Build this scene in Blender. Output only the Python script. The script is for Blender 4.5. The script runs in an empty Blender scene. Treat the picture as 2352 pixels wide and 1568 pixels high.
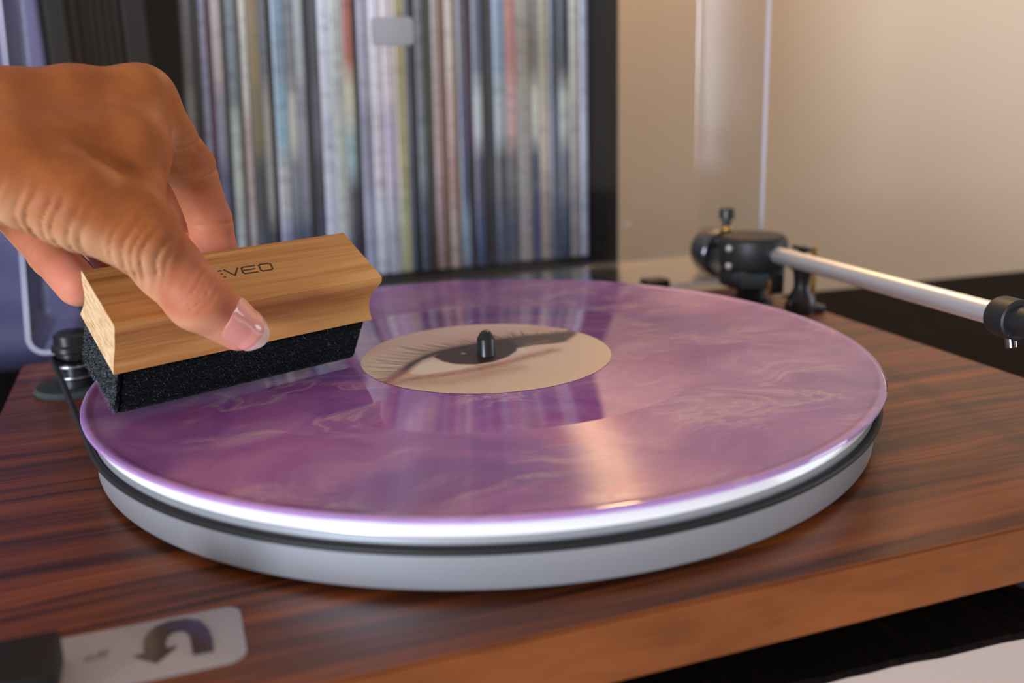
import bpy, bmesh, math, random
import numpy as np
from mathutils import Vector, Matrix
random.seed(7)
rng = np.random.RandomState(5)
C = bpy.context.scene.collection
sc = bpy.context.scene

# ---------------------------------------------------------------- camera
cam = bpy.data.cameras.new('camera')
camo = bpy.data.objects.new('camera', cam); C.objects.link(camo)
r_ = Vector((0.9415, -0.3360, -0.0270)); u_ = Vector((0.1128, 0.2385, 0.9646)); f_ = Vector((0.3176, 0.9112, -0.2624))
camo.matrix_world = Matrix(((r_.x, u_.x, -f_.x, -.1138), (r_.y, u_.y, -f_.y, -.3581), (r_.z, u_.z, -f_.z, .1073), (0, 0, 0, 1)))
cam.sensor_width = 22.3; cam.lens = 21.211; cam.clip_start = .01; cam.clip_end = 50
cam.dof.use_dof = True; cam.dof.focus_distance = .345; cam.dof.aperture_fstop = 4.2; cam.dof.aperture_blades = 0
sc.camera = camo

# ---------------------------------------------------------------- exposure, world, lights
vs = sc.view_settings
vs.view_transform = 'Standard'; vs.look = 'None'; vs.gamma = 1; vs.use_curve_mapping = False; vs.exposure = 0.0
w = bpy.data.worlds.new('world'); sc.world = w; w.use_nodes = True
w.node_tree.nodes['Background'].inputs[0].default_value = (1.0, .87, .74, 1)
w.node_tree.nodes['Background'].inputs[1].default_value = .42

def area(name, loc, to, size, size_y, power, col):
    l = bpy.data.lights.new(name, 'AREA'); l.shape = 'RECTANGLE'; l.size = size; l.size_y = size_y
    l.energy = power; l.color = col
    o = bpy.data.objects.new(name, l); C.objects.link(o); o.location = loc
    o.rotation_euler = (Vector(to) - Vector(loc)).to_track_quat('-Z', 'Y').to_euler()
    return o
area('window_light', (-3.4, -2.75, .12), (0, .2, .02), .75, 1.4, 245, (.78, .87, 1.0))
area('side_window_light', (2.6, -.75, .40), (.1, 0, 0), 1.3, 1.1, 19, (.80, .90, 1.0))
l = bpy.data.lights.new('ceiling_lamp_light', 'POINT'); l.energy = 6.5; l.color = (1.0, .60, .28); l.shadow_soft_size = .035
o = bpy.data.objects.new('ceiling_lamp_light', l); C.objects.link(o); o.location = (.40, .62, .62)

# ---------------------------------------------------------------- material helpers
def new_mat(name, col=(.5, .5, .5), rough=.5, metal=0., spec=.5, **kw):
    m = bpy.data.materials.new(name); m.use_nodes = True
    b = m.node_tree.nodes['Principled BSDF']
    b.inputs['Base Color'].default_value = (*col, 1); b.inputs['Roughness'].default_value = rough
    b.inputs['Metallic'].default_value = metal; b.inputs['Specular IOR Level'].default_value = spec
    for k, v in kw.items():
        b.inputs[k.replace('_', ' ')].default_value = v
    return m, m.node_tree, b

class NT:
    def __init__(s, nt): s.nt = nt
    def n(s, typ, ins=None, **kw):
        nd = s.nt.nodes.new(typ)
        for k, v in kw.items(): setattr(nd, k, v)
        if ins:
            for k, v in ins.items():
                if isinstance(v, bpy.types.NodeSocket): s.nt.links.new(v, nd.inputs[k])
                else: nd.inputs[k].default_value = v
        return nd
    def obj(s): return s.n('ShaderNodeTexCoord').outputs['Object']
    def map(s, v, scale=(1, 1, 1), rot=(0, 0, 0), loc=(0, 0, 0)):
        return s.n('ShaderNodeMapping', {'Vector': v, 'Scale': scale, 'Rotation': rot, 'Location': loc}).outputs[0]
    def noise(s, v, scale, detail=4, rough=.5, dist=0):
        return s.n('ShaderNodeTexNoise', {'Vector': v, 'Scale': scale, 'Detail': detail, 'Roughness': rough, 'Distortion': dist})
    def ramp(s, f, stops, interp='LINEAR'):
        r = s.n('ShaderNodeValToRGB', {'Fac': f}); cr = r.color_ramp; cr.interpolation = interp
        while len(cr.elements) < len(stops): cr.elements.new(.5)
        for e, (p, c) in zip(cr.elements, stops):
            e.position = p; e.color = (*c, 1) if len(c) == 3 else c
        return r.outputs[0]
    def mix(s, f, a, b, mode='MIX'):
        m = s.n('ShaderNodeMix', data_type='RGBA', blend_type=mode)
        for i, v in ((0, f), (6, a), (7, b)):
            if isinstance(v, bpy.types.NodeSocket): s.nt.links.new(v, m.inputs[i])
            else: m.inputs[i].default_value = v if i == 0 else (*v, 1)
        return m.outputs[2]
    def math(s, op, a, b=0., c=0.):
        m = s.n('ShaderNodeMath', operation=op)
        for i, v in enumerate((a, b, c)):
            if isinstance(v, bpy.types.NodeSocket): s.nt.links.new(v, m.inputs[i])
            else: m.inputs[i].default_value = v
        return m.outputs[0]
    def bump(s, h, strength, dist, b):
        n = s.n('ShaderNodeBump', {'Height': h, 'Strength': strength, 'Distance': dist})
        s.nt.links.new(n.outputs[0], b.inputs['Normal']); return n
    def link(s, a, b): s.nt.links.new(a, b)

def lin(r, g, b):
    return tuple((c / 255 / 12.92 if c / 255 <= .04045 else ((c / 255 + .055) / 1.055) ** 2.4) for c in (r, g, b))

# ---------------------------------------------------------------- mesh helpers
def obj(name, me, mat=None, parent=None, smooth=False, loc=None):
    if isinstance(me, bmesh.types.BMesh):
        bm = me; me = bpy.data.meshes.new(name); bmesh.ops.recalc_face_normals(bm, faces=bm.faces); bm.to_mesh(me); bm.free()
    o = bpy.data.objects.new(name, me); C.objects.link(o)
    if mat:
        for m in (mat if isinstance(mat, (list, tuple)) else [mat]): me.materials.append(m)
    if smooth is True:
        me.polygons.foreach_set('use_smooth', [True] * len(me.polygons))
    elif smooth:
        me.polygons.foreach_set('use_smooth', [True] * len(me.polygons))
        me.set_sharp_from_angle(angle=math.radians(smooth))
    if parent: o.parent = parent
    if loc is not None: o.location = loc
    return o
def empty(name, loc=(0, 0, 0), rot=None):
    o = bpy.data.objects.new(name, None); C.objects.link(o); o.location = loc; o.empty_display_size = .01
    if rot: o.rotation_euler = rot
    return o
def tag(o, label, cat, group=None):
    o['label'] = label; o['category'] = cat
    if group: o['group'] = group
    return o
def struct(o): o['kind'] = 'structure'; return o

def box(x0, x1, y0, y1, z0, z1, bev=0., seg=2, bm=None):
    b = bmesh.new()
    bmesh.ops.create_cube(b, size=1)
    for v in b.verts:
        v.co = Vector(((x0 + x1) / 2 + v.co.x * (x1 - x0), (y0 + y1) / 2 + v.co.y * (y1 - y0), (z0 + z1) / 2 + v.co.z * (z1 - z0)))
    if bev: bmesh.ops.bevel(b, geom=list(b.edges), offset=bev, segments=seg, affect='EDGES', profile=.5)
    if bm is None: return b
    merge(bm, b); return bm
def merge(bm, b2, mat=None):
    me = bpy.data.meshes.new('tmp'); b2.to_mesh(me); b2.free()
    if mat is not None: me.transform(mat)
    bm.from_mesh(me); bpy.data.meshes.remove(me)
def lathe(prof, n=64, closed=False):
    """prof: list of (r, z); revolves round Z"""
    b = bmesh.new(); rows = []
    for r, z in prof:
        if r < 1e-7: rows.append([b.verts.new((0, 0, z))] * n)
        else: rows.append([b.verts.new((r * math.cos(2 * math.pi * i / n), r * math.sin(2 * math.pi * i / n), z)) for i in range(n)])
    prs = list(zip(rows, rows[1:])) + ([(rows[-1], rows[0])] if closed else [])
    for A, B in prs:
        for i in range(n):
            j = (i + 1) % n
            vs_ = []
            for v in (A[i], A[j], B[j], B[i]):
                if v not in vs_: vs_.append(v)
            if len(vs_) > 2: b.faces.new(vs_)
    return b
def axis_mat(p, d, up=(0, 0, 1)):
    """matrix whose local Z is d, at p"""
    z = Vector(d).normalized(); x = Vector(up).cross(z)
    if x.length < 1e-4: x = Vector((1, 0, 0)).cross(z)
    x.normalize(); y = z.cross(x)
    return Matrix(((x.x, y.x, z.x, p[0]), (x.y, y.y, z.y, p[1]), (x.z, y.z, z.z, p[2]), (0, 0, 0, 1)))
def xf(b, m): bmesh.ops.transform(b, matrix=m, verts=b.verts); return b
def shape_prism(poly, z0, z1):
    b = bmesh.new()
    f = b.faces.new([b.verts.new((x, y, z0)) for x, y in poly])
    r = bmesh.ops.extrude_face_region(b, geom=[f])
    for v in r['geom']:
        if isinstance(v, bmesh.types.BMVert): v.co.z = z1
    return b
def rounded(x0, x1, y0, y1, r, n=6):
    P = []
    for cx, cy, a in ((x1 - r, y1 - r, 0), (x0 + r, y1 - r, 90), (x0 + r, y0 + r, 180), (x1 - r, y0 + r, 270)):
        for k in range(n + 1):
            t = math.radians(a + 90 * k / n); P.append((cx + r * math.cos(t), cy + r * math.sin(t)))
    return P
def tube(pts, r, n=10, closed=False):
    b = bmesh.new(); rings = []; N = len(pts); pts = [Vector(p) for p in pts]
    for i, p in enumerate(pts):
        a = pts[(i - 1) % N] if (closed or i > 0) else p; c = pts[(i + 1) % N] if (closed or i < N - 1) else p
        t = (c - a).normalized(); x = Vector((0, 0, 1)).cross(t)
        if x.length < 1e-3: x = Vector((1, 0, 0))
        x.normalize(); y = t.cross(x)
        rr = r[i] if hasattr(r, '__len__') else r
        rings.append([b.verts.new(p + x * rr * math.cos(2 * math.pi * k / n) + y * rr * math.sin(2 * math.pi * k / n)) for k in range(n)])
    for i in range(N if closed else N - 1):
        A, B = rings[i], rings[(i + 1) % N]
        for k in range(n): b.faces.new((A[k], A[(k + 1) % n], B[(k + 1) % n], B[k]))
    if not closed:
        b.faces.new(rings[0]); b.faces.new(rings[-1])
    return b

# ---------------------------------------------------------------- materials
def mat_walnut(name, front=False):
    m, nt, b = new_mat(name, rough=.38, spec=.4); N = NT(nt); v = N.obj()
    wob = N.noise(N.map(v, (5, 22, 5)), 1.0, 3, .5)
    vv = N.n('ShaderNodeVectorMath', {0: v, 1: N.n('ShaderNodeCombineXYZ', {'Y': N.math('MULTIPLY', N.math('SUBTRACT', wob.outputs[0], .5), .020)}).outputs[0]}, operation='ADD').outputs[0]
    if front:
        s1 = N.noise(N.map(v, (16, 16, 40)), 1.0, 3, .5, .8); s2 = N.noise(N.map(v, (60, 60, 300)), 1.0, 2, .5)
        f = N.math('ADD', N.math('MULTIPLY', s1.outputs[0], .75), N.math('MULTIPLY', s2.outputs[0], .25))
        c = N.ramp(f, [(.3, lin(100, 51, 23)), (.5, lin(124, 67, 30)), (.7, lin(140, 78, 36))])
        N.link(c, b.inputs['Base Color'])
        N.bump(s2.outputs[0], .1, .0003, b)
        return m
    s1 = N.noise(N.map(vv, (4, 120, 120)), 1.0, 5, .62)
    s2 = N.noise(N.map(vv, (10, 420, 420)), 1.0, 3, .6)
    s3 = N.noise(N.map(v, (14, 60, 60)), 1.0, 2, .5)
    f = N.math('ADD', N.math('MULTIPLY', s1.outputs[0], .68), N.math('MULTIPLY', s2.outputs[0], .32))
    c = N.ramp(f, [(.33, lin(48, 24, 18)), (.43, lin(90, 45, 25)), (.50, lin(124, 63, 30)), (.58, lin(147, 78, 36)), (.68, lin(166, 94, 44))])
    c = N.mix(N.math('MULTIPLY', N.ramp(s3.outputs[0], [(.45, (0, 0, 0)), (.7, (1, 1, 1))]), .35), c, lin(86, 46, 28))
    N.link(c, b.inputs['Base Color'])
    N.bump(s2.outputs[0], .15, .0003, b)
    return m
M_walnut = mat_walnut('walnut_veneer'); M_walnut_front = mat_walnut('walnut_front', True)

def mat_blackwood(name, c1, c2, c3, axis='Y', rough=.6, spec=.25):
    m, nt, b = new_mat(name, rough=rough, spec=spec); N = NT(nt); v = N.obj()
    sc_ = {'Y': (520, 22, 60), 'Z': (420, 420, 9), 'X': (20, 420, 420)}[axis]
    s = N.noise(N.map(v, sc_), 1, 5, .65); s2 = N.noise(v, 14, 3, .5)
    f = N.math('ADD', N.math('MULTIPLY', s.outputs[0], .8), N.math('MULTIPLY', s2.outputs[0], .2))
    N.link(N.ramp(f, [(.42, c1), (.56, c2), (.74, c3)]), b.inputs['Base Color'])
    N.bump(s.outputs[0], .35, .0006, b)
    return m
M_table = mat_blackwood('black_brown_veneer', lin(12, 8, 7), lin(20, 14, 11), lin(56, 32, 18), rough=.85, spec=.08)
M_shelf = mat_blackwood('black_shelf_board', lin(24, 20, 20), lin(32, 27, 26), lin(44, 36, 33), 'Z')

M_black, _, _ = new_mat('black_plastic', lin(26, 27, 29), .33, spec=.5)
M_blackmatt, _, _ = new_mat('black_satin', lin(30, 31, 33), .5, spec=.45)
M_switch, _, _ = new_mat('matt_black_switch', lin(15, 15, 16), .6, spec=.3)
M_rubber, _, _ = new_mat('black_rubber', lin(30, 30, 31), .55, spec=.35)
M_felt_base, _, _ = new_mat('grey_rubber', lin(62, 68, 70), .8, spec=.3)
M_alu, _, _ = new_mat('brushed_aluminium', (.90, .90, .91), .36, .8)
M_steel, _, _ = new_mat('dark_steel', (.30, .30, .32), .16, 1.0)
M_brass, _, _ = new_mat('brass', lin(215, 160, 90), .3, 1.0)
M_grooves, _, _ = new_mat('pulley_metal', (.6, .6, .65), .3, 1.0)
M_ink, _, _ = new_mat('burnt_ink', lin(42, 32, 24), .6)
M_ink2, _, _ = new_mat('grey_ink', lin(118, 112, 112), .6)
M_arrow, _, _ = new_mat('glossy_black_ink', lin(26, 34, 44), .18, spec=.8)

def mat_platter():
    m, nt, b = new_mat('satin_aluminium_paint', lin(176, 179, 186), .42, .55, .5); N = NT(nt)
    n = N.noise(N.obj(), 4000, 2, .5)
    N.bump(n.outputs[0], .06, .0001, b); return m
M_platter = mat_platter()
M_rim, _, _ = new_mat('lit_rim_white', (.90, .90, .92), .22, 0., .6, Coat_Weight=.5, Coat_Roughness=.1)  # white stands in for bright light caught by the bevelled lip
M_plate, _, _ = new_mat('silver_plate', lin(172, 168, 172), .5, .25, .5)

def mat_acrylic():
    # thin clear sheet: straight-through transparency with a Schlick reflection
    m, nt, b = new_mat('clear_acrylic'); N = NT(nt); nt.nodes.remove(b)
    lw = N.n('ShaderNodeLayerWeight', {'Blend': .5})
    f = N.math('ADD', N.math('MULTIPLY', N.math('POWER', lw.outputs['Facing'], 3.4), .95), .018)
    tr = N.n('ShaderNodeBsdfTransparent', {'Color': (.985, .985, .99, 1)}); gl = N.n('ShaderNodeBsdfGlossy', {'Roughness': .10, 'Color': (1, 1, 1, 1)})
    mx = N.n('ShaderNodeMixShader', {0: f, 1: tr.outputs[0], 2: gl.outputs[0]})
    N.link(mx.outputs[0], nt.nodes['Material Output'].inputs[0])
    return m
M_acrylic = mat_acrylic()
M_edge, _, _ = new_mat('painted_glow_edge', lin(214, 216, 236), .25, 0., .6, Transmission_Weight=.35, IOR=1.3, Alpha=.9)  # whitish colour painted in for light piped to the cut edges
M_frost, _, _ = new_mat('cloudy_plastic', lin(205, 205, 210), .35, 0., .5, Transmission_Weight=.55, IOR=1.3)

def mat_vinyl():
    m, nt, b = new_mat('marbled_purple_vinyl', rough=.3, spec=.75); N = NT(nt); v = N.obj()
    sep = N.n('ShaderNodeSeparateXYZ', {0: v})
    r2 = N.math('ADD', N.math('MULTIPLY', sep.outputs[0], sep.outputs[0]), N.math('MULTIPLY', sep.outputs[1], sep.outputs[1]))
    r = N.math('SQRT', r2)
    # marbling: warped noise drawn out in streaks
    wv = N.noise(N.map(v, (1, 1, 0)), 9, 3, .55)
    wsub = N.n('ShaderNodeVectorMath', {0: wv.outputs['Color'], 1: (.5, .5, .5)}, operation='SUBTRACT').outputs[0]
    wsc = N.n('ShaderNodeVectorMath', {0: wsub, 'Scale': .10}, operation='SCALE').outputs[0]
    v2 = N.n('ShaderNodeVectorMath', {0: v, 1: wsc}, operation='ADD').outputs[0]
    a = N.noise(N.map(v2, (22, 34, 0), (0, 0, .5)), 1, 5, .6, .6)
    base = N.ramp(a.outputs[0], [(.28, lin(124, 94, 172)), (.40, lin(148, 92, 170)), (.50, lin(163, 104, 176)), (.60, lin(173, 118, 180)), (.72, lin(186, 142, 188))])
    mag = N.noise(N.map(v2, (16, 30, 0), (0, 0, 1.2), (3, 1, 0)), 1, 4, .6, 1.0)
    base = N.mix(N.ramp(mag.outputs[0], [(.56, (0, 0, 0)), (.70, (.5, .5, .5))]), base, lin(166, 66, 142))
    blue = N.noise(N.map(v2, (10, 22, 0), (0, 0, .2), (7, 5, 0)), 1, 4, .6, .8)
    base = N.mix(N.ramp(blue.outputs[0], [(.56, (0, 0, 0)), (.74, (.75, .75, .75))]), base, lin(104, 86, 156))
    cr = N.noise(N.map(v2, (12, 34, 0), (0, 0, .45), (2, 9, 0)), 1, 6, .62, 1.0)
    gate = N.noise(N.map(v, (1, 1, 0), (0, 0, 0), (4, 4, 0)), 17, 2, .5)
    ridge = N.math('ABSOLUTE', N.math('SUBTRACT', cr.outputs[0], .5))
    line = N.ramp(ridge, [(.0, (.6, .6, .6)), (.012, (.3, .3, .3)), (.045, (0, 0, 0))])
    g = N.ramp(gate.outputs[0], [(.47, (0, 0, 0)), (.58, (1, 1, 1))])
    blot = N.ramp(cr.outputs[0], [(.60, (0, 0, 0)), (.74, (.75, .75, .75))])
    crm = N.mix(1.0, N.mix(1.0, line, g, 'MULTIPLY'), blot, 'ADD')
    base = N.mix(crm, base, lin(214, 184, 194))
    base = N.mix(N.math('MULTIPLY', N.n('ShaderNodeMapRange', {'Value': r, 'From Min': .1476, 'From Max': .1496}).outputs[0], .55), base, lin(196, 160, 224))   # edge painted paler for window light on and through the lip
    N.link(base, b.inputs['Base Color'])
    # groove zones
    groove = N.math('MULTIPLY', N.math('GREATER_THAN', r, .0868), N.math('LESS_THAN', r, .1462))
    rings = N.noise(N.n('ShaderNodeCombineXYZ', {'X': N.math('MULTIPLY', r, 900)}).outputs[0], 1, 3, .6)
    N.link(N.math('ADD', .06, N.math('MULTIPLY', groove, N.math('ADD', .16, N.math('MULTIPLY', rings.outputs[0], .16)))), b.inputs['Roughness'])
    N.link(N.math('MULTIPLY', groove, .93), b.inputs['Anisotropic'])
    tg = N.n('ShaderNodeTangent', direction_type='RADIAL', axis='Z')
    N.link(tg.outputs[0], b.inputs['Tangent']); b.inputs['Anisotropic Rotation'].default_value = .25
    rr = N.noise(N.n('ShaderNodeCombineXYZ', {'X': N.math('MULTIPLY', r, 2600)}).outputs[0], 1, 2, .6)
    N.bump(N.math('MULTIPLY', rr.outputs[0], groove), .10, .00012, b)
    b.inputs['Subsurface Weight'].default_value = .12; b.inputs['Subsurface Radius'].default_value = (.004, .002, .004)
    b.inputs['Subsurface Scale'].default_value = .5
    b.inputs['Coat Weight'].default_value = .25; b.inputs['Coat Roughness'].default_value = .03
    return m
M_vinyl = mat_vinyl()

def mat_oak(name, mode):
    m, nt, b = new_mat(name, rough=.5, spec=.35); N = NT(nt); v = N.obj()
    if mode == 'end':
        s = N.noise(N.map(v, (50, 240, 1300), (.5, 0, 0)), 1, 4, .6, .3)
        c = N.ramp(s.outputs[0], [(.32, lin(186, 142, 98)), (.5, lin(226, 188, 142)), (.7, lin(246, 218, 176))])  # end grain, painted paler for the strong light on the left end
        N.bump(s.outputs[0], .5, .0006, b)
    else:
        s = N.noise(N.map(v, (9, 260, 170)), 1, 5, .6, .3); s2 = N.noise(N.map(v, (26, 1400, 900)), 1, 3, .6)
        f = N.math('ADD', N.math('MULTIPLY', s.outputs[0], .72), N.math('MULTIPLY', s2.outputs[0], .28))
        c = N.ramp(f, [(.32, lin(132, 80, 40)), (.42, lin(176, 118, 64)), (.55, lin(200, 144, 84)), (.72, lin(212, 160, 100))])
        N.bump(s2.outputs[0], .2, .0003, b)
    N.link(c, b.inputs['Base Color']); return m
M_oak = mat_oak('pale_wood_grain', 'side'); M_oak_end = mat_oak('lit_end_grain', 'end')

def mat_felt():
    m, nt, b = new_mat('black_velvet', lin(10, 10, 11), .95, spec=.05, Sheen_Weight=.10, Sheen_Roughness=.35); N = NT(nt); v = N.obj()
    s = N.noise(v, 1500, 3, .7); s2 = N.noise(v, 380, 3, .6)
    b.inputs['Sheen Tint'].default_value = (.55, .62, .72, 1)
    N.link(N.ramp(s.outputs[0], [(.48, lin(6, 6, 7)), (.66, lin(12, 13, 14)), (.84, lin(70, 76, 82))]), b.inputs['Base Color'])
    N.bump(N.math('ADD', s.outputs[0], s2.outputs[0]), .9, .0006, b); return m
M_felt = mat_felt()

def mat_skin():
    m, nt, b = new_mat('skin', rough=.56, spec=.26); N = NT(nt)
    v = N.obj()
    n1 = N.noise(v, 90, 4, .6); n2 = N.noise(v, 900, 3, .6)
    base = N.ramp(n1.outputs[0], [(.3, lin(146, 78, 37)), (.5, lin(158, 87, 42)), (.7, lin(168, 96, 48))])
    pa = N.n('ShaderNodeAttribute', attribute_name='pale')
    base = N.mix(pa.outputs['Fac'], base, lin(210, 158, 118))  # paler palmar skin, window light included in the tint
    at = N.n('ShaderNodeAttribute', attribute_name='pink')
    base = N.mix(at.outputs['Fac'], base, lin(232, 146, 124))
    N.link(base, b.inputs['Base Color'])
    b.inputs['Subsurface Weight'].default_value = .14
    b.inputs['Subsurface Radius'].default_value = (1.0, .38, .2); b.inputs['Subsurface Scale'].default_value = .004
    N.bump(n2.outputs[0], .25, .0002, b)
    return m
M_skin = mat_skin()
M_nail, _, _ = new_mat('nail', lin(232, 158, 142), .16, spec=.6, Coat_Weight=.6, Coat_Roughness=.08)
M_nail_tip, _, _ = new_mat('nail_free_edge', lin(226, 200, 186), .2, spec=.6, Coat_Weight=.6, Coat_Roughness=.08)

# ---------------------------------------------------------------- the room
def mat_wall():
    m, nt, b = new_mat('beige_wall_paint', lin(226, 202, 177), .85, spec=.2); N = NT(nt)
    n = N.noise(N.obj(), 60, 4, .6); N.bump(n.outputs[0], .1, .002, b); return m
M_wall = mat_wall()
WY = .78
struct(obj('wall_back', box(-2.4, 2.6, WY, WY + .1, -.75, 1.9), M_wall))
M_floor, _nt, _b = new_mat('pale_carpet', lin(200, 184, 174), .9, spec=.1)
_N = NT(_nt); _n = _N.noise(_N.obj(), 300, 4, .7); _N.bump(_n.outputs[0], .4, .004, _b)
struct(obj('floor', box(-2.4, 2.6, -2.6, WY, -.80, -.75), M_floor))
bb = box(-2.4, 2.6, WY - .014, WY, -.75, -.66, .003)
M_trim, _, _ = new_mat('white_trim', lin(225, 220, 212), .5)
struct(obj('baseboard_back', bb, M_trim))

# ---------------------------------------------------------------- table (low black-brown cabinet)
TZ = -.060
table = empty('console_table', (0.1, .05, -.75), (0, 0, math.radians(-3)))
tag(table, 'long low black-brown wooden console table carrying the turntable', 'table')
# local frame: front edge y=-.2115, back edge y=.225
tb = -(-.75 - TZ)
def tpart(name, b, m, **k): return obj(name, b, m, table, **k)
# local y of the edges: front line through (.08,-.163), back line through (.45,.258)
def w2l(x, y):
    c, s = math.cos(math.radians(3)), math.sin(math.radians(3))
    dx, dy = x - .1, y - .05
    return (c * dx - s * dy, s * dx + c * dy)
yf = w2l(.08, -.1602)[1]; yb = w2l(.45, .256)[1]
b = bmesh.new()
# tabletop with a slightly chipped front lower edge
nseg = 260
xs = [-.78 + 1.98 * i / nseg for i in range(nseg + 1)]
prof = lambda j: [(yb, -.038), (yb, 0), (yf + .0010, 0), (yf, -.0010), (yf + .0006, -.0022), (yf + .004, -.0024), (yf + .004, -.038)]
rows = []
for x in xs:
    j = (rng.rand() - .5) * .0009
    rows.append([b.verts.new((x, y + (j if k in (2, 3, 4) else 0), z + tb)) for k, (y, z) in enumerate(prof(0))])
for A, B in zip(rows, rows[1:]):
    for k in range(7): b.faces.new((A[k], A[(k + 1) % 7], B[(k + 1) % 7], B[k]))
b.faces.new(rows[0]); b.faces.new(rows[-1][::-1])
tpart('tabletop', b, M_table)
M_pale, _, _ = new_mat('pale_lacquer', lin(182, 164, 154), .5)
tpart('front_rail', box(-.78, 1.2, yf + .0012, yf + .0038, tb - .075, tb - .0024, .0004), M_pale)['label'] = 'pale beige front rail'
for sx in (-.77, 1.15): tpart('side_panel', box(sx, sx + .036, yf + .01, yb - .005, .0, tb - .038, .002), M_table)
tpart('back_panel', box(-.734, 1.15, yb - .02, yb - .008, .04, tb - .038), M_table)
tpart('bottom_shelf', box(-.734, 1.15, yf + .01, yb - .02, .05, .086, .002), M_table)

# ---------------------------------------------------------------- record shelf behind
shelf = empty('record_shelf', (0.05, .335, -.75)); tag(shelf, 'tall black open shelf unit behind the turntable, filled with albums', 'shelf')
def spart(name, x0, x1, z0, z1, y0=.335, y1=.70):
    return obj(name, box(x0 - .05, x1 - .05, y0 - .335, y1 - .335, z0 + .75, z1 + .75, .0012), M_shelf, shelf)
SZ = -.0355                      # top face of the board the sleeves stand on
spart('side_panel', .2075, .2195, -.75, .335)
spart('side_panel', -.1720, -.1600, -.75, .335)
spart('divider', -.1270, -.1130, SZ, .323)
spart('shelf_board', -.160, .2075, SZ - .016, SZ)
spart('shelf_board', -.160, .2075, .323, .335)
spart('shelf_board', -.160, .2075, -.40, -.386)
spart('back_panel', -.160, .2075, -.75, .323, .69, .70)

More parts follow.
